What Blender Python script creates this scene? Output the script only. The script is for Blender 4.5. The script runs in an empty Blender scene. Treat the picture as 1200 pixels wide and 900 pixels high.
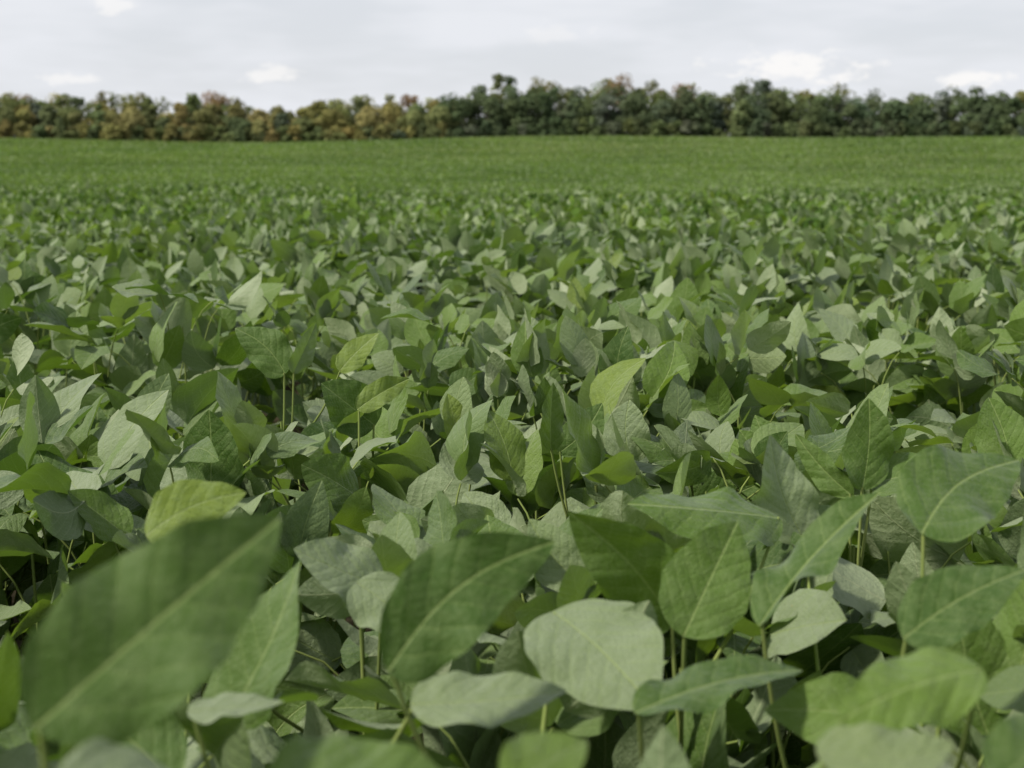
import bpy, math
import numpy as np
from mathutils import Vector
rng = np.random.default_rng(7)
scene = bpy.context.scene
CAMZ = 1.16

# ------------------------------------------------------------------ terrain
_ky = np.array([-3000,-5,0,14,22,36,60,92,150,220,300,360,400,430,600,1500,4000.])
_kz = np.array([0,0,0,0.0,-0.08,-0.30,-0.62,-0.80,-0.50,0.9,4.1,7.4,9.75,10.6,11.0,8.0,0.])
def ground_z(x, y):
    x = np.asarray(x, float); y = np.asarray(y, float)
    z = 0
    for k, w in ((-1,.25),(0,.5),(1,.25)):
        z = z + w*np.interp(y + k*np.clip(np.abs(y)*.06,0.0,14), _ky, _kz)
    a = np.clip((y-30)/130,0,1)*np.clip((900-y)/400,0,1)
    b = np.clip((y-12)/14,0,1)*np.clip((90-y)/50,0,1)
    return z + a*(0.65*np.sin(x/47.+y/60.)+0.42*np.sin(x/23.-y/31.+1.3)) \
             + b*(.10*np.sin(x/5.3+y/9.)+.07*np.sin(x/2.6-y/6.+2.))

# ------------------------------------------------------------------ helpers
def make_mesh(name, V, Q, mat, attrs=None, parent=None, smooth=True):
    V = np.ascontiguousarray(V.reshape(-1,3), dtype=np.float32)
    Q = np.ascontiguousarray(Q.reshape(-1,4), dtype=np.int32)
    me = bpy.data.meshes.new(name)
    me.vertices.add(len(V)); me.vertices.foreach_set('co', V.ravel())
    me.loops.add(Q.size); me.loops.foreach_set('vertex_index', Q.ravel())
    me.polygons.add(len(Q))
    me.polygons.foreach_set('loop_start', np.arange(0, Q.size, 4, dtype=np.int32))
    me.polygons.foreach_set('use_smooth', np.full(len(Q), smooth))
    me.update(calc_edges=True)
    for k, a in (attrs or {}).items():
        at = me.attributes.new(k, 'FLOAT_VECTOR', 'POINT')
        at.data.foreach_set('vector', np.ascontiguousarray(a, dtype=np.float32).ravel())
    ob = bpy.data.objects.new(name, me)
    scene.collection.objects.link(ob)
    me.materials.append(mat)
    if parent: ob.parent = parent
    return ob

def empty(name):
    e = bpy.data.objects.new(name, None); scene.collection.objects.link(e); return e

def nrm(a): return a/np.maximum(np.linalg.norm(a,axis=-1,keepdims=True),1e-9)

def leaves_geo(base, d, n, L, W, nu, nv, fold=None, curl=None, wave=None, pale=None, tone=None, twist=None, crinkle=0.):
    """base,d,n (N,3); builds curved ovate blades with midrib fold"""
    N = len(base)
    if fold is None: fold = rng.uniform(-.15,.70,N)
    if curl is None: curl = rng.normal(.15,.22,N)
    if wave is None: wave = rng.uniform(.015,.075,N)
    if pale is None: pale = rng.random(N)
    if tone is None: tone = rng.random(N)
    if twist is None: twist = rng.normal(0,.5,N)
    d = nrm(d); s = nrm(np.cross(d, n)); n = nrm(np.cross(s, d))
    v = np.linspace(0,1,nv+1)
    if nv>=3: v = .6*(.5-.5*np.cos(np.pi*v))+.4*v
    u = np.linspace(-1,1,nu+1)
    prof = (v+1e-4)**.51*(1-v+1e-4)**.86
    prof = prof/ (0.372**.51*0.628**.86)
    prof[0] = .04; prof[-1] = .012
    U, Vv = np.meshgrid(u, v)                        # (nv+1,nu+1)
    hw = (W/2)[:,None,None]*prof[None,:,None]
    ph = rng.uniform(0,6.28,N)[:,None,None]; ph2 = rng.uniform(0,6.28,N)[:,None,None]
    X = hw*U[None]
    asym = rng.normal(0,.06,N)[:,None,None]
    aU = np.abs(X)/(W/2)[:,None,None]
    LL = L[:,None,None]
    Z = fold[:,None,None]*np.abs(X) - .5*np.abs(fold)[:,None,None]*aU*np.abs(X) \
        - curl[:,None,None]*LL*(Vv**2)[None] + twist[:,None,None]*X*(Vv[None]-.25) \
        + wave[:,None,None]*LL*aU**1.5*np.sin(Vv[None]*9+np.where(U[None]>0,ph,ph2))
    if crinkle:
        # puckered blade: cushions between the side veins, uneven margin
        tt = (Vv[None]-.9*np.abs(X)/LL)*6.6+.19*np.sign(U[None])
        Z = Z + .55*crinkle*LL*(np.abs(np.sin(np.pi*tt))-.5)*np.clip(aU*3,0,1)*(.6+.4*np.sin(ph+Vv[None]*7))
        Z = Z + crinkle*1.3*LL*np.sin(Vv[None]*19+U[None]*3+ph)*aU**1.2
        hwj = 1+.02*np.sin(Vv[None]*31+ph)+.02*np.sin(Vv[None]*17+ph2)
        X = X*hwj
    X = X + asym*LL*np.sin(Vv*3.14)[None] 
    Y = LL*Vv[None]*(1-.10*np.abs(curl)[:,None,None]*Vv[None])
    P = base[:,None,None,:] + X[...,None]*s[:,None,None,:] + Y[...,None]*d[:,None,None,:] + Z[...,None]*n[:,None,None,:]
    idx = np.arange((nv+1)*(nu+1)).reshape(nv+1,nu+1)
    q = np.stack([idx[:-1,:-1],idx[:-1,1:],idx[1:,1:],idx[1:,:-1]],-1).reshape(-1,4)
    Q = q[None]+ (np.arange(N)*(nv+1)*(nu+1))[:,None,None]
    a1 = np.stack([np.broadcast_to((hw*U[None])/LL,P.shape[:3]), np.broadcast_to(Vv[None],P.shape[:3]),
                   np.broadcast_to(rng.random(N)[:,None,None]*40,P.shape[:3])],-1)
    a2 = np.stack([np.broadcast_to(tone[:,None,None],P.shape[:3]), np.broadcast_to(pale[:,None,None],P.shape[:3]),
                   np.broadcast_to(rng.random(N)[:,None,None],P.shape[:3])],-1)
    return P.reshape(-1,3), Q.reshape(-1,4), a1.reshape(-1,3), a2.reshape(-1,3)

def tubes_geo(A, B, C, r0, r1, seg=4, sides=5):
    """quadratic bezier tubes A->C with ctrl B"""
    N = len(A); t = np.linspace(0,1,seg+1)[None,:,None]
    P = (1-t)**2*A[:,None]+2*t*(1-t)*B[:,None]+t*t*C[:,None]
    T = nrm(2*(1-t)*(B-A)[:,None]+2*t*(C-B)[:,None]+1e-6)
    ref = np.array([.31,.87,.12]); e1 = nrm(np.cross(T, ref)); e2 = np.cross(T,e1)
    r = (r0[:,None]*(1-t[...,0])+r1[:,None]*t[...,0])
    a = np.arange(sides)*2*np.pi/sides
    V = P[:,:,None,:]+r[:,:,None,None]*(np.cos(a)[None,None,:,None]*e1[:,:,None,:]+np.sin(a)[None,None,:,None]*e2[:,:,None,:])
    idx = np.arange((seg+1)*sides).reshape(seg+1,sides)
    q = np.stack([idx[:-1],np.roll(idx,-1,1)[:-1],np.roll(idx,-1,1)[1:],idx[1:]],-1).reshape(-1,4)
    Q = q[None]+(np.arange(N)*(seg+1)*sides)[:,None,None]
    return V.reshape(-1,3), Q.reshape(-1,4)

def join(parts):
    off=0; VV=[];QQ=[];AA=[[] for _ in range(len(parts[0])-2)]
    for p in parts:
        VV.append(p[0]);QQ.append(p[1]+off);off+=len(p[0])
        for i,a in enumerate(p[2:]): AA[i].append(a)
    return [np.concatenate(VV),np.concatenate(QQ)]+[np.concatenate(a) for a in AA]

# ------------------------------------------------------------------ materials
class NT:
    def __init__(s, tree): s.t=tree; s.n=tree.nodes; s.l=tree.links
    def new(s, typ, **kw):
        nd = s.n.new(typ)
        for k,v in kw.items(): setattr(nd,k,v)
        return nd
    def put(s, sock, val):
        if isinstance(val, bpy.types.NodeSocket): s.l.new(val, sock)
        elif val is not None: sock.default_value = val
    def m(s, op, a, b=None, c=None, clamp=False):
        nd = s.new('ShaderNodeMath', operation=op); nd.use_clamp=clamp
        s.put(nd.inputs[0],a); s.put(nd.inputs[1],b)
        if c is not None: s.put(nd.inputs[2],c)
        return nd.outputs[0]
    def vm(s, op, a, b=None):
        nd = s.new('ShaderNodeVectorMath', operation=op); s.put(nd.inputs[0],a); s.put(nd.inputs[1],b); return nd.outputs[0]
    def mix(s, f, a, b, blend='MIX'):
        nd = s.new('ShaderNodeMix', data_type='RGBA', blend_type=blend)
        s.put(nd.inputs[0],f); s.put(nd.inputs[6],a); s.put(nd.inputs[7],b); return nd.outputs[2]
    def sst(s, x, lo, hi, a=0., b=1.):
        nd = s.new('ShaderNodeMapRange', interpolation_type='SMOOTHSTEP')
        s.put(nd.inputs[0],x)
        for i,v in zip((1,2,3,4),(lo,hi,a,b)): nd.inputs[i].default_value=v
        return nd.outputs[0]
    def noise(s, vec, scale, detail=3, rough=.55):
        nd = s.new('ShaderNodeTexNoise'); s.put(nd.inputs['Vector'],vec)
        nd.inputs['Scale'].default_value=scale; nd.inputs['Detail'].default_value=detail; nd.inputs['Roughness'].default_value=rough
        return nd.outputs[0]
    def sep(s, v):
        nd = s.new('ShaderNodeSeparateXYZ'); s.put(nd.inputs[0],v); return nd.outputs
    def comb(s,x,y,z):
        nd = s.new('ShaderNodeCombineXYZ')
        for i,v in enumerate((x,y,z)): s.put(nd.inputs[i],v)
        return nd.outputs[0]
    def attr(s,name):
        nd = s.new('ShaderNodeAttribute'); nd.attribute_name=name; return nd.outputs['Vector']
def newmat(name):
    mt = bpy.data.materials.new(name); mt.use_nodes=True
    mt.node_tree.nodes.clear(); return mt, NT(mt.node_tree)
C = lambda r,g,b:(r,g,b,1.)

def leaf_material(name, detailed=True):
    mt, T = newmat(name)
    a = T.sep(T.attr('leaf')); b = T.sep(T.attr('lvar'))
    xl, v, off = a[0], a[1], a[2]; tone, pale, r3 = b[0], b[1], b[2]
    back = T.new('ShaderNodeNewGeometry').outputs['Backfacing']
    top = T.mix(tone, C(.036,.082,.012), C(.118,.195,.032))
    top = T.mix(T.sst(r3,.92,1.0,0,.6), top, C(.20,.26,.03))
    # a share of hairy blades; their sky sheen is mixed in as grey-green
    top = T.mix(T.sst(pale,.56,.98,0,.85), top, C(.250,.305,.180))
    under = T.mix(tone, C(.150,.210,.095), C(.315,.370,.225))
    if detailed:
        vec = T.comb(xl, v, off)
        n1 = T.noise(vec, 9, 5, .72)
        ax = T.m('ABSOLUTE', xl)
        mid = T.sst(ax, .002,.011, 1,0)
        ang = T.m('MULTIPLY', ax, T.m('ADD', .85, T.m('MULTIPLY',ax,1.2)))
        t = T.m('MULTIPLY', T.m('SUBTRACT', v, ang), 6.6)
        t = T.m('ADD', t, T.m('MULTIPLY', T.m('SIGN', xl), .19))
        t = T.m('ADD', t, T.m('MULTIPLY', n1, .5))
        fr = T.m('ABSOLUTE', T.m('SUBTRACT', T.m('FRACT', t), .5))
        lat = T.sst(fr, .46,.497)
        quilt = T.sst(fr, .2,.5)
        tt = T.m('ABSOLUTE', T.m('SUBTRACT', T.m('FRACT', T.m('MULTIPLY', T.m('ADD', T.m('ADD', ax, T.m('MULTIPLY', v,.6)), T.m('MULTIPLY', n1,.16)), 24)), .5))
        ter = T.sst(tt,.36,.5)
        blot = T.sst(n1,.40,.62)
        top = T.mix(T.m('MULTIPLY', blot, .36), top, C(.15,.210,.075))
        top = T.mix(T.m('MULTIPLY', ter, .19), top, C(.19,.27,.10))
        top = T.mix(T.m('MULTIPLY', lat, .42), top, C(.24,.32,.10))
        top = T.mix(T.m('MULTIPLY', mid, .58), top, C(.28,.36,.12))
        under = T.mix(T.m('MULTIPLY', blot, .3), under, C(.17,.23,.11))
        under = T.mix(T.m('MULTIPLY', ter, .22), under, C(.34,.40,.26))
        under = T.mix(T.m('MULTIPLY', lat, .55), under, C(.37,.43,.26))
        under = T.mix(T.m('MULTIPLY', mid, .75), under, C(.38,.43,.25))
        sp = T.sst(n1, .70,.73)
        top = T.mix(T.m('MULTIPLY', sp, .75), top, C(.36,.34,.15))
        h = T.m('SUBTRACT', T.m('MULTIPLY', n1,2.4), T.m('MULTIPLY', quilt, .27))
        h = T.m('SUBTRACT', h, T.m('MULTIPLY', mid, .4))
        h = T.m('SUBTRACT', h, T.m('MULTIPLY', ter, .14))
    col = T.mix(back, top, under)
    trc = T.mix(tone,C(.11,.22,.012),C(.24,.39,.022))
    if detailed:
        df = T.new('ShaderNodeBsdfDiffuse'); T.put(df.inputs['Color'], col)
        gl = T.new('ShaderNodeBsdfGlossy'); T.put(gl.inputs['Roughness'], .55); T.put(gl.inputs['Color'], C(.9,.9,.9))
        bp = T.new('ShaderNodeBump'); bp.inputs['Strength'].default_value=.7; bp.inputs['Distance'].default_value=.0022
        T.put(bp.inputs['Height'], h)
        T.l.new(bp.outputs[0], df.inputs['Normal']); T.l.new(bp.outputs[0], gl.inputs['Normal'])
        fr_ = T.new('ShaderNodeFresnel'); fr_.inputs['IOR'].default_value=1.33; T.l.new(bp.outputs[0], fr_.inputs['Normal'])
        p = T.new('ShaderNodeMixShader'); T.put(p.inputs[0], T.m('MULTIPLY', T.m('MINIMUM', fr_.outputs[0], .22), T.m('SUBTRACT',1.,T.m('MULTIPLY',back,.6))))
        T.l.new(df.outputs[0],p.inputs[1]); T.l.new(gl.outputs[0],p.inputs[2])
    else:
        p = T.new('ShaderNodeBsdfDiffuse'); T.put(p.inputs['Color'], T.vm('ADD', col, (.010,.011,.009)))
    tr = T.new('ShaderNodeBsdfTranslucent'); T.put(tr.inputs['Color'], trc)
    ms = T.new('ShaderNodeMixShader'); ms.inputs[0].default_value=.26
    T.l.new(p.outputs[0], ms.inputs[1]); T.l.new(tr.outputs[0], ms.inputs[2])
    o = T.new('ShaderNodeOutputMaterial'); T.l.new(ms.outputs[0], o.inputs[0])
    return mt
m_leaf = leaf_material('soybean_leaf_mat', True)
m_leaf_far = leaf_material('soybean_leaf_far_mat', False)

m_stem, T = newmat('soybean_stem_mat')
g = T.new('ShaderNodeNewGeometry')
c = T.mix(T.noise(g.outputs['Position'], 14, 2), C(.13,.20,.05), C(.24,.27,.09))
p = T.new('ShaderNodeBsdfDiffuse'); T.put(p.inputs['Color'],c)
o = T.new('ShaderNodeOutputMaterial'); T.l.new(p.outputs[0],o.inputs[0])

m_soil, T = newmat('soil_mat')
g = T.new('ShaderNodeNewGeometry'); P_ = g.outputs['Position']
near = T.mix(T.sst(T.noise(P_, 9, 4,.65),.35,.7), C(.030,.026,.016), C(.070,.058,.038))
far = T.mix(T.noise(P_,.05,4), C(.05,.09,.025), C(.08,.12,.035))
dist = T.sst(T.m('ABSOLUTE', T.sep(P_)[1]), 380, 470)
c = T.mix(dist, near, far)
p = T.new('ShaderNodeBsdfDiffuse'); T.put(p.inputs['Color'],c)
o = T.new('ShaderNodeOutputMaterial'); T.l.new(p.outputs[0],o.inputs[0])

m_can, T = newmat('soybean_canopy_mat')
g = T.new('ShaderNodeNewGeometry'); P_ = g.outputs['Position']
sx = T.vm('MULTIPLY', P_, (1.0,.30,1.0))
n_f = T.noise(P_, 2.2, 5,.8); n_m = T.noise(sx, .6, 4,.7); n_l = T.noise(T.vm('MULTIPLY',P_,(.25,1.,1.)), .07, 4,.7)
c = T.mix(T.sst(n_f,.40,.60), C(.040,.067,.018), C(.118,.165,.052))
c = T.mix(T.sst(n_m,.38,.62,0,.55), c, C(.064,.098,.026))
c = T.mix(T.sst(n_l,.42,.60,0,.75), c, C(.165,.195,.080))
p = T.new('ShaderNodeBsdfDiffuse'); T.put(p.inputs['Color'],c)
bp = T.new('ShaderNodeBump'); bp.inputs['Distance'].default_value=.3; bp.inputs['Strength'].default_value=1.
T.put(bp.inputs['Height'], n_f); T.l.new(bp.outputs[0],p.inputs['Normal'])
o = T.new('ShaderNodeOutputMaterial'); T.l.new(p.outputs[0],o.inputs[0])

m_tree, T = newmat('tree_foliage_mat')
ac = T.attr('tcol')
df = T.new('ShaderNodeBsdfDiffuse'); T.put(df.inputs[0],ac)
tr = T.new('ShaderNodeBsdfTranslucent'); T.put(tr.inputs[0], ac)
ms = T.new('ShaderNodeMixShader'); ms.inputs[0].default_value=.3
T.l.new(df.outputs[0],ms.inputs[1]); T.l.new(tr.outputs[0],ms.inputs[2])
o = T.new('ShaderNodeOutputMaterial'); T.l.new(ms.outputs[0],o.inputs[0])
m_bark, T = newmat('tree_bark_mat')
g = T.new('ShaderNodeNewGeometry')
p = T.new('ShaderNodeBsdfDiffuse'); T.put(p.inputs['Color'], T.mix(T.noise(g.outputs['Position'],3,2),C(.06,.05,.04),C(.14,.12,.10)))
o = T.new('ShaderNodeOutputMaterial'); T.l.new(p.outputs[0],o.inputs[0])

# ------------------------------------------------------------------ ground sheet
def sheet(xs, ys, zoff, name, mat, parent=None, rough=0., yfun=None):
    X,Y = np.meshgrid(xs,ys); Z = ground_z(X,Y)+zoff
    if rough: Z = Z + rng.normal(0,rough,Z.shape)
    idx = np.arange(X.size).reshape(X.shape)
    q = np.stack([idx[:-1,:-1],idx[:-1,1:],idx[1:,1:],idx[1:,:-1]],-1)
    return make_mesh(name, np.stack([X,Y,Z],-1), q, mat, parent=parent)
xs = np.unique(np.concatenate([np.linspace(-3000,-300,12),np.linspace(-300,-45,40),np.linspace(-45,45,91),np.linspace(45,300,40),np.linspace(300,3000,12)]))
ys = np.unique(np.concatenate([np.linspace(-600,-5,8),np.linspace(-5,60,66),np.linspace(60,480,140),np.linspace(480,4000,20)]))
sheet(xs,ys,0,'ground',m_soil)

field = empty('soybean_field')
# continuous crop surface, seen between the leaf tops from far away
ys = np.concatenate([np.linspace(9,60,150),np.linspace(60.6,398,420)])
sheet(np.linspace(-290,290,520), ys, .62, 'canopy', m_can, field, rough=.05)

# ------------------------------------------------------------------ crop
def patch(x, y):
    return .5*np.sin(x*2.1+1.7*np.sin(y*1.3))+.5*np.sin(y*1.9+x*.7+2)

def trifoliates(y0, y1, dens, ntri, zlo, size=1., mx=.42, mc=.9):
    xm = mx*y1+mc
    n = int(dens*(y1-y0)*2*xm)
    px = rng.uniform(-xm,xm,n); py = rng.uniform(y0,y1,n)
    k = np.abs(px) < mx*py+mc; px=px[k]; py=py[k]; n=len(px)
    h = .772+.025*patch(px,py)+rng.normal(0,1,n)*np.clip(.015*py,.02,.042)
    tone0 = .5+.28*patch(px*.6+3,py*.5)
    k = np.arange(ntri)[None]/(max(ntri-1,1))
    frac = np.broadcast_to(k,(n,ntri)) + rng.normal(0,.05,(n,ntri))      # 0 top .. 1 low
    z = h[:,None]-(np.clip(frac,0,2)**1.4)*(h[:,None]-zlo)
    az = rng.uniform(0,6.283,(n,1))+np.arange(ntri)[None]*2.4+rng.normal(0,.3,(n,ntri))
    r = rng.uniform(.02,.08,(n,ntri))+.10*np.clip(frac*2.2,0,1)
    gx = px[:,None]; gy = py[:,None]
    G = ground_z(px,py)[:,None]
    P = np.stack([gx+r*np.cos(az), gy+r*np.sin(az), G+z],-1)
    S = np.stack([gx+0*r+ .012*np.cos(az), gy+.012*np.sin(az), G+np.maximum(z-.06-r*.9,.03)],-1)
    sz = size*rng.uniform(.070,.122,(n,ntri))*(.85+.3*np.clip(frac*2,0,1))
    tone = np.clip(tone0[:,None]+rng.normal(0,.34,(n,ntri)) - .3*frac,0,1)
    f = lambda a:a.reshape(-1,*a.shape[2:])
    return dict(px=px,py=py,h=h,P=f(P),S=f(S),az=f(az),sz=f(sz),tone=f(tone),frac=f(frac))

def leaflets(t, keep=None):
    bs=[];ds=[];ns=[];Ls=[];tn=[]
    N=len(t['P'])
    el0 = np.radians(rng.normal(28,28,N)+22*(rng.random(N)<.38)*(t['frac']<.3))
    for k in (0,1,-1):
        az = t['az'] + k*rng.uniform(.9,1.6,N)+rng.normal(0,.15,N)
        el = el0*(1 if k==0 else .85)+np.radians(rng.normal(0,20,N))
        el = np.clip(el,-.9,1.4)
        d = np.stack([np.cos(el)*np.cos(az),np.cos(el)*np.sin(az),np.sin(el)],-1)
        base = t['P'] + (d*.022 if k==0 else d*.004)
        up = np.stack([-np.sin(el)*np.cos(az),-np.sin(el)*np.sin(az),np.cos(el)],-1)
        s = np.cross(d,up); roll = np.radians(rng.normal(0,36,N) - k*12)
        # some blades have been turned over by the wind
        flip = rng.random(N)<.20; roll = np.where(flip, roll+np.pi*rng.uniform(.6,1.1,N), roll)
        n = up*np.cos(roll)[:,None]+s*np.sin(roll)[:,None]
        bs.append(base);ds.append(d);ns.append(n)
        Ls.append(t['sz']*(1.08 if k==0 else .95)*rng.uniform(.85,1.12,N)); tn.append(np.clip(t['tone']+rng.normal(0,.1,N),0,1))
    b,d,n,L,tn = map(np.concatenate,(bs,ds,ns,Ls,tn))
    W = L*rng.uniform(.57,.77,len(L))
    return b,d,n,L,W,tn

def clear(b,d,L):
    tip = b+d*L[:,None]
    zt = np.maximum(b[:,2],tip[:,2]); yy = np.minimum(b[:,1],tip[:,1])
    lim = np.where(yy<.5,.85,np.where(yy<.9,.87,np.where(yy<1.4,.90,9)))
    return zt<lim

# LOD A
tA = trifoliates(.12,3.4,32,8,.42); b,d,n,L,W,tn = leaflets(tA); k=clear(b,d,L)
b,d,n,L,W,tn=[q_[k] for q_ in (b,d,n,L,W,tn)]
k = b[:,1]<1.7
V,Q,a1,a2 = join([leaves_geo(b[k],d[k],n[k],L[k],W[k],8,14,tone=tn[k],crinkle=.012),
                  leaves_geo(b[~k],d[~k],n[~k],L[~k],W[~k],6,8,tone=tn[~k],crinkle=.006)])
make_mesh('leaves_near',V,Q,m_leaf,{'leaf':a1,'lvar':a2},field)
# LOD B
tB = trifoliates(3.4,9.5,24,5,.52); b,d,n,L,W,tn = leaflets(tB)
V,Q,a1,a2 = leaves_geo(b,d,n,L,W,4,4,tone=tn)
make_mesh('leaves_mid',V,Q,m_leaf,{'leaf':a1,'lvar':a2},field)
# LOD C
tC = trifoliates(9.5,34,17,3,.66); b,d,n,L,W,tn = leaflets(tC)
V,Q,a1,a2 = leaves_geo(b,d,n,L,W,2,3,tone=tn)
make_mesh('leaves_back',V,Q,m_leaf_far,{'leaf':a1,'lvar':a2},field)
# LOD D single blades, thinning with distance
n0 = 400000
yy = 34+350*rng.random(n0)**1.7; xx = rng.uniform(-1,1,n0)*(yy*.42+1)
sc = 1+(yy-34)/150
zz = ground_z(xx,yy)+.64+rng.uniform(0,.14,n0)
az = rng.uniform(0,6.28,n0); el = np.radians(rng.normal(25,25,n0))
d = np.stack([np.cos(el)*np.cos(az),np.cos(el)*np.sin(az),np.sin(el)],-1)
nn = nrm(np.stack([rng.normal(0,.5,n0),rng.normal(0,.5,n0),np.ones(n0)],-1))
L = rng.uniform(.12,.19,n0)*sc
tone = np.clip(.52+.30*np.sin(xx/9+np.sin(yy/14)*2)*np.sin(yy/11)+rng.normal(0,.20,n0),0,1)
V,Q,a1,a2 = leaves_geo(np.stack([xx,yy,zz],-1),d,nn,L,L*.7,2,2,tone=tone,twist=np.zeros(n0),pale=rng.random(n0)*.95)
make_mesh('leaves_distant',V,Q,m_leaf_far,{'leaf':a1,'lvar':a2},field)

# stems & petioles
parts=[]
for t in (tA,tB):
    k = (t['P'][:,1]<5)
    if t is tA: k &= t['P'][:,2] < np.where(t['P'][:,1]<.5,.78,np.where(t['P'][:,1]<1.0,.84,9))
    A=t['S'][k];Cc=t['P'][k];B=np.stack([(A[:,0]*.6+Cc[:,0]*.4),(A[:,1]*.6+Cc[:,1]*.4),Cc[:,2]-.02],-1)
    nA=len(A); parts.append(tubes_geo(A,B,Cc,np.full(nA,.0017),np.full(nA,.0011)))
    k=t['py']<5; n_=k.sum(); hh = t['h'][k]-.06
    hh = np.where(t['py'][k]<1.0, np.minimum(hh,.72), hh)
    A=np.stack([t['px'][k],t['py'][k],np.full(n_,-.01)],-1); Cc=A+np.stack([rng.normal(0,.02,n_),rng.normal(0,.02,n_),hh],-1)
    B=(A+Cc)/2+np.stack([rng.normal(0,.02,n_),rng.normal(0,.02,n_),0*hh],-1)
    parts.append(tubes_geo(A,B,Cc,np.full(n_,.0038),np.full(n_,.0018),6,6))
V,Q=join(parts); make_mesh('stems',V,Q,m_stem,parent=field)

# ------------------------------------------------------------------ taller foreground plants
# leaf: (base xyz, tip xyz, width ratio, normal, fold, curl, tone, pale)
plants = [
 ((-.17,.60), [((-.188,.533,.943),(-.102,.625,1.009),.45,(.35,-.75,.55),.25,.06,.30,.60),
              ((-.162,.476,.945),(-.100,.500,.930),.60,(0,-.4,1),.1,.1,.5,.95),
              ((-.103,.569,.905),(-.0186,.588,.900),.62,(0,-.45,1),.1,.12,.7,.1)]),
 ((-.13,.90), [((-.196,.82,.837),(-.138,.82,.848),.45,(0,-.3,1),.2,.1,.6,.98),
             ((-.065,.87,.822),(.035,.87,.839),.50,(0,-.4,1),.2,.1,.5,.90),
             ((-.20,.80,.80),(-.27,.83,.84),.6,(.1,-.7,.7),.2,.1,.3,.5)]),
 ((.0,.90), [((-.074,.81,.866),(.029,.857,.934),.44,(.35,-.85,.45),.2,.05,.12,.2),
             ((.030,1.014,.838),(.095,.91,.815),.72,(0,-.55,.9),.12,.14,.45,.90),
             ((-.002,.569,.900),(.033,.585,.918),.75,(0,-.7,.7),.15,.1,.95,.1)]),
 ((.13,1.12), [((.255,1.315,.834),(.114,1.25,.885),.48,(-.1,-.45,.95),-.15,.16,.5,.3),
             ((.131,1.11,.797),(.045,1.073,.897),.46,(-.2,-.9,.3),.3,.05,.5,.5),
             ((.130,1.04,.81),(.178,1.093,.887),.62,(-.1,-.95,.4),.25,.02,.55,.3),
             ((.078,.86,.820),(.195,.916,.852),.31,(-.2,-.3,.95),.3,.2,.2,.2)]),
 ((.17,.70), [((.14,.62,.895),(.203,.62,.906),.6,(0,-.4,1),.1,.12,.5,.82),
             ((.215,.60,.89),(.265,.63,.915),.55,(0,-.6,.9),.2,.1,.3,.3)]),
 ((.24,1.08), [((.183,1.013,.827),(.285,1.075,.914),.31,(-.75,-.35,.5),.55,.0,.2,.2),
             ((.29,1.364,.796),(.256,1.374,.904),.57,(.3,-.9,.3),.15,.05,.6,.99),
             ((.262,.917,.85),(.345,.926,.900),.5,(.2,-.6,.8),.15,.12,.1,.1)]),
 ((.31,1.02), [((.317,1.072,.882),(.43,1.175,.925),.48,(.0,-.65,.75),.12,.05,.3,.4),
             ((.247,.717,.901),(.166,.687,.891),.48,(.0,-.6,.85),-.1,.15,1.,.0),
             ((.36,.80,.86),(.43,.84,.83),.7,(.1,-.7,.75),.1,.15,.2,.3)]),
 ((-.15,1.3), [((-.1125,1.21,.798),(-.18,1.17,.848),.7,(.1,-.6,.8),.1,.1,.6,.97),
             ((-.284,1.074,.880),(-.21,1.09,.915),.55,(0,-.75,.6),.1,.12,.8,.1),
             ((-.13,1.15,.82),(-.07,1.11,.79),.7,(0,-.6,.8),.1,.1,.5,.9)]),
 ((-.21,1.85), [((-.192,1.966,.806),(-.26,1.93,.872),.74,(.1,-.9,.45),.1,.05,.25,.2),
             ((-.184,1.66,.775),(-.24,1.62,.825),.76,(.1,-.75,.65),.1,.1,.45,.3),
             ((-.21,1.9,.84),(-.14,1.93,.88),.42,(-.3,-.9,.2),.4,.05,.5,.4)]),
 ((.36,1.5), [((.369,1.466,.827),(.376,1.48,.923),.54,(.2,-.95,.15),.2,.0,.35,.1),
             ((.38,1.48,.83),(.46,1.45,.86),.6,(.0,-.6,.8),.2,.1,.4,.3),
             ((.36,1.47,.82),(.30,1.50,.88),.35,(-.7,-.4,.3),.4,.1,.5,.6)]),
 ((-.38,2.27), [((-.366,2.275,.835),(-.448,2.286,.91),.6,(.1,-.9,.4),.15,.05,.3,.3),
             ((-.35,2.25,.84),(-.31,2.25,.92),.40,(.6,-.7,.3),.3,.05,.5,.9),
             ((-.27,2.2,.85),(-.21,2.22,.91),.5,(0,-.8,.6),.2,.05,.6,.3)]),
 ((.10,1.80), [((.049,1.765,.81),(.052,1.78,.895),.42,(.5,-.8,.15),.4,.0,.4,.3),
             ((.16,1.862,.775),(.157,1.875,.858),.74,(0,-.95,.4),.12,.05,.5,.98),
             ((.06,1.80,.80),(.12,1.84,.86),.5,(.2,-.9,.3),.2,.05,.3,.2)]),
]
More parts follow.
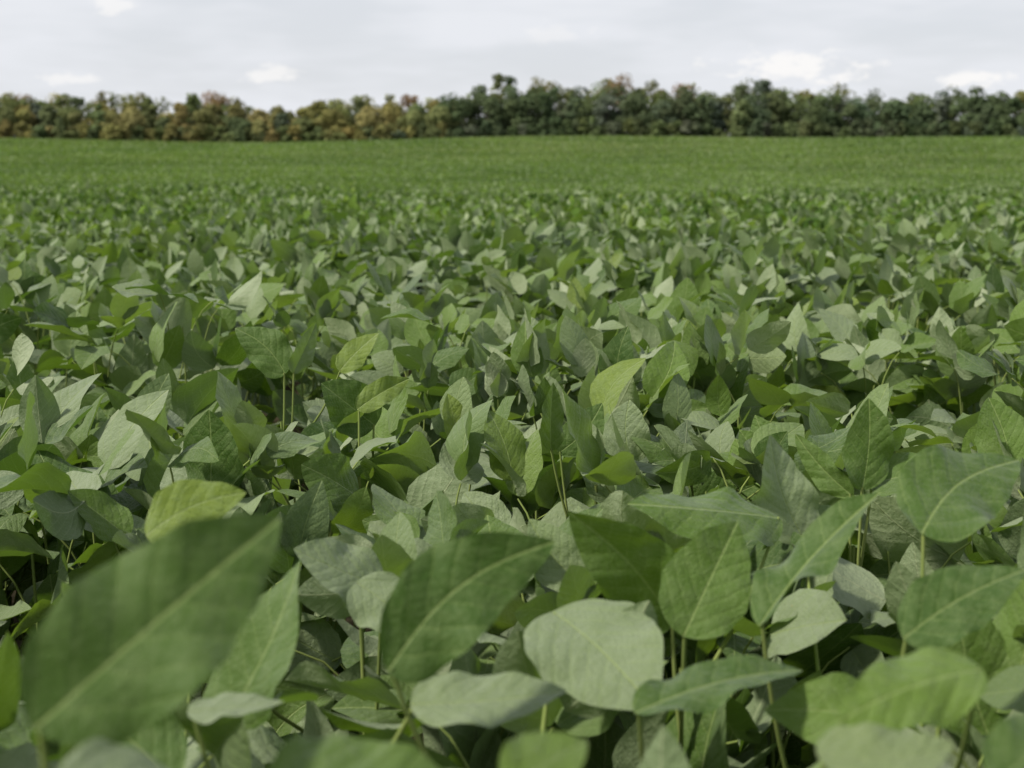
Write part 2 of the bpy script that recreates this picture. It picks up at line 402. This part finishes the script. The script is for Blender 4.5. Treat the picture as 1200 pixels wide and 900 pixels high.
for (sx_,sy_), lv in plants:
    ar=np.array
    b=ar([l[0] for l in lv],float); tp=ar([l[1] for l in lv],float); L=np.linalg.norm(tp-b,axis=1)
    wr=ar([l[2] for l in lv]); nn=nrm(ar([l[3] for l in lv],float))
    g_=leaves_geo(b,(tp-b),nn,L,L*wr*1.05,20,44,fold=ar([l[4] for l in lv]),curl=ar([l[5] for l in lv]),
                  wave=rng.uniform(.03,.06,len(lv)),tone=ar([l[6] for l in lv],float),pale=ar([l[7] for l in lv],float),twist=rng.normal(0,.35,len(lv)),crinkle=.014)
    root=empty('soybean_plant')
    make_mesh('leaves',g_[0],g_[1],m_leaf,{'leaf':g_[2],'lvar':g_[3]},root)
    st=ar([[sx_,sy_,-.01]]); top=ar([[sx_+.008,sy_-.01,.76]])
    ps=[tubes_geo(st,(st+top)/2+ar([[.01,.012,0]]),top,ar([.004]),ar([.0022]),8,8)]
    A=np.repeat(top,len(b),0)-np.stack([0*L,0*L,rng.uniform(.0,.22,len(b))],-1)
    B=ar(np.stack([A[:,0]*.35+b[:,0]*.65,A[:,1]*.35+b[:,1]*.65,(A[:,2]*.7+b[:,2]*.3)],-1))
    ps.append(tubes_geo(A,B,b+nrm(tp-b)*.003,np.full(len(b),.0021),np.full(len(b),.0015),8,7))
    V,Q=join(ps); make_mesh('stem',V,Q,m_stem,parent=root)

# ------------------------------------------------------------------ distant tree line
prof_px=[-400,0,40,80,120,160,200,235,270,300,330,370,400,440,470,500,530,550,575,600,625,640,660,690,720,750,780,810,830,860,880,905,930,960,990,1010,1040,1080,1110,1150,1200,1600]
prof_y =[104,103,103,105,107,108,112,96,108,116,114,107,106,109,105,106,104,90,83,84,90,83,101,96,91,94,91,95,106,97,88,94,97,105,95,109,98,102,96,101,98,98]
def tree_h(x): 
    bearing = x/400.*1667+600
    return (200-np.interp(bearing,prof_px,prof_y))/1667*400-9.6
pal = {'g':(.145,.180,.075),'d':(.100,.135,.065),'o':(.200,.210,.080),'y':(.275,.255,.095),'r':(.240,.170,.095),'b':(.130,.160,.100)}  # distance haze is mixed into these foliage colours: lightened and slightly greyed
fv=[];fq=[];fc=[];nf=0; barks=[]
def add_tree(x,y,h,w,col,nq,low=.10,qs=1.):
    global nf
    z0=float(ground_z(x,y)); nl=rng.integers(14,20)
    t=rng.uniform(low,1,nl); t[0]=.93; t[1]=.8
    env=np.sin(np.pi*np.clip(t*.68+.26,0,1))**.6
    a=rng.uniform(0,6.28,nl); rr=rng.uniform(.2,.75,nl)*w*env; rr[0]*=.3
    lr=rng.uniform(.28,.50,nl)*w
    cz=z0+t*(h-lr*.75)
    cen=np.stack([x+rr*np.cos(a),y+rr*np.sin(a),cz],-1)
    li=rng.integers(0,nl,nq)
    dv=nrm(rng.normal(size=(nq,3))); dv[:,2]=np.where(rng.random(nq)<.35,np.abs(dv[:,2]),dv[:,2])
    rad=lr[li]*rng.uniform(.5,1.05,nq)**.5
    P=cen[li]+dv*rad[:,None]*np.array([1.05,1.05,.82])
    P[:,2]=np.maximum(P[:,2],z0+.2)
    nn=nrm(dv+rng.normal(0,.4,(nq,3))+np.array([0,0,.35]))
    e1=nrm(np.cross(nn,rng.normal(size=(nq,3)))); e2=np.cross(nn,e1)
    s=qs*rng.uniform(.32,.70,nq)[:,None]
    k=rng.uniform(.5,1.1,(nq,4,1))
    q=np.stack([P-e1*s*k[:,0],P-e2*s*k[:,1]*.8,P+e1*s*k[:,2],P+e2*s*k[:,3]*.8],1)
    lc=rng.uniform(.78,1.25,nl)[li][:,None]*rng.uniform(.8,1.2,(nq,1))
    cc=np.array(col)[None]*lc
    fv.append(q.reshape(-1,3)); fq.append(np.arange(nq*4).reshape(-1,4)+nf); nf+=nq*4
    fc.append(np.repeat(cc,4,0))
    A=np.array([[x,y,z0-.3]]);Cc=np.array([[x+rng.normal(0,.4),y,z0+h*.82]])
    barks.append(tubes_geo(A,(A+Cc)/2+rng.normal(0,.25,(1,3)),Cc,np.array([.016*h]),np.array([.05]),6,6))
    m=6; ii=rng.integers(0,nl,m); B0=A+(Cc-A)*rng.uniform(.25,.7,(m,1)); B2=cen[ii]
    barks.append(tubes_geo(B0,(B0+B2)/2+np.array([0,0,-.3]),B2,np.full(m,.006*h),np.full(m,.03),4,5))
def pick(bx,row):
    if bx<520:  s='yyooggybgogg' if row<2 else 'oorgyggog'
    elif bx<680: s='dddgddb'  if row<2 else 'dggdo'
    elif bx<860: s='ddggdgb' if row<2 else 'rogdog'
    else: s='ddgdbdg' if row<2 else 'gdob'
    c=np.array(pal[s[rng.integers(len(s))]])
    return c*rng.uniform(.85,1.15)*np.array([rng.uniform(.92,1.1),1,rng.uniform(.9,1.15)])
for row,(y0,nq,hs,step) in enumerate([(398,1300,.76,6.8),(405,1100,.91,6.6),(413,900,1.0,5.6),(422,600,1.02,5.6)]):
    x=-215.
    while x<215:
        h=max(6,tree_h(x)*hs*rng.uniform(.78,1.08)); w=rng.uniform(3.2,8.2)*(h/15)**.5
        add_tree(x+rng.normal(0,.8),y0+rng.normal(0,1.6),h,w,pick(x/400*1667+600,row),nq)
        x+=step*rng.uniform(.5,1.5)
# understory shrubs on the wood's edge and inside it
for yb,hm in ((393.5,1.),(401,1.3),(418,1.6)):
    x=-215.
    while x<215:
        h=rng.uniform(3,6.0)*hm; add_tree(x,yb+rng.normal(0,1),h,rng.uniform(2.2,3.6),pick(x/400*1667+600,0)*.85,350,0.)
        x+=rng.uniform(2.0,4.0)
trees=empty('distant_tree_line')
make_mesh('foliage',np.concatenate(fv),np.concatenate(fq),m_tree,{'tcol':np.concatenate(fc)},trees,smooth=False)
V,Q=join(barks); make_mesh('trunks',V,Q,m_bark,parent=trees)

# ------------------------------------------------------------------ sky + sun
SUN_EL, SUN_AZ = math.radians(50), math.radians(-115)   # az measured from +Y toward +X
w=bpy.data.worlds.new('sky'); scene.world=w; w.use_nodes=True
try: w.cycles.sampling_method='NONE'      # the veil is nearly even: no importance map needed
except Exception: pass
T=NT(w.node_tree); T.n.clear()
sky=T.new('ShaderNodeTexSky'); sky.sky_type='NISHITA'; sky.sun_disc=False
sky.sun_elevation=SUN_EL; sky.sun_rotation=SUN_AZ; sky.dust_density=2.5
tc=T.new('ShaderNodeTexCoord').outputs['Generated']
sp=T.sep(tc)
skyc=T.vm('MULTIPLY', sky.outputs[0], (.10,.10,.10))
veiln=T.noise(T.vm('MULTIPLY',tc,(3.,3.,13.)),2.2,3,.6)
veil=T.sst(veiln,.32,.66,.80,.98)
# thin cloud veil, opened towards the unseen zenith to weaken the fill light
veil=T.m('MULTIPLY', veil, T.sst(sp[2],.2,.75,1.,.5))
c=T.mix(veil, skyc, C(.825,.845,.89))
nz=T.noise(T.vm('MULTIPLY',tc,(30.,30.,75.)),1.7,4,.62)
mask=None
for (x0,z0,sx_,sz_,st) in [(-.163,.0635,.024,.0075,.7),(.186,.068,.052,.0125,.9),(.305,.0600,.028,.0075,.9),(-.262,.109,.022,.008,.6),(.024,.093,.03,.008,.3),(-.29,.060,.02,.005,.6)]:
    dx=T.m('DIVIDE',T.m('SUBTRACT',sp[0],x0),sx_); dz=T.m('DIVIDE',T.m('SUBTRACT',sp[2],z0),sz_)
    r=T.m('SQRT',T.m('ADD',T.m('MULTIPLY',dx,dx),T.m('MULTIPLY',dz,dz)))
    v=T.m('ADD',T.m('SUBTRACT',1.,r),T.m('MULTIPLY',T.m('SUBTRACT',nz,.5),3.4))
    v=T.m('MULTIPLY',T.sst(v,.05,.8),st)
    v=T.m('MULTIPLY',v,T.m('GREATER_THAN',sp[1],0.))
    mask=v if mask is None else T.m('MAXIMUM',mask,v)
c=T.mix(mask,c,C(.98,.965,.95))
bg=T.new('ShaderNodeBackground'); T.put(bg.inputs[0],c); bg.inputs[1].default_value=1.0
o=T.new('ShaderNodeOutputWorld'); T.l.new(bg.outputs[0],o.inputs[0])

sl=bpy.data.lights.new('sun','SUN'); sl.energy=4.8; sl.angle=math.radians(4); sl.color=(1,.94,.83)
so=bpy.data.objects.new('sun',sl); scene.collection.objects.link(so)
dirv=Vector((math.sin(SUN_AZ)*math.cos(SUN_EL),math.cos(SUN_AZ)*math.cos(SUN_EL),math.sin(SUN_EL)))
so.rotation_euler=dirv.to_track_quat('Z','Y').to_euler()

# ------------------------------------------------------------------ camera
cd=bpy.data.cameras.new('camera'); co=bpy.data.objects.new('camera',cd); scene.collection.objects.link(co)
co.location=(0,0,CAMZ); co.rotation_euler=(math.radians(90-8.53),0,0)
cd.lens=50; cd.sensor_width=36; cd.clip_start=.02; cd.clip_end=6000
cd.dof.use_dof=True; cd.dof.focus_distance=1.9; cd.dof.aperture_fstop=8
scene.camera=co
scene.view_settings.view_transform='Standard'; scene.view_settings.look='None'; scene.view_settings.exposure=0
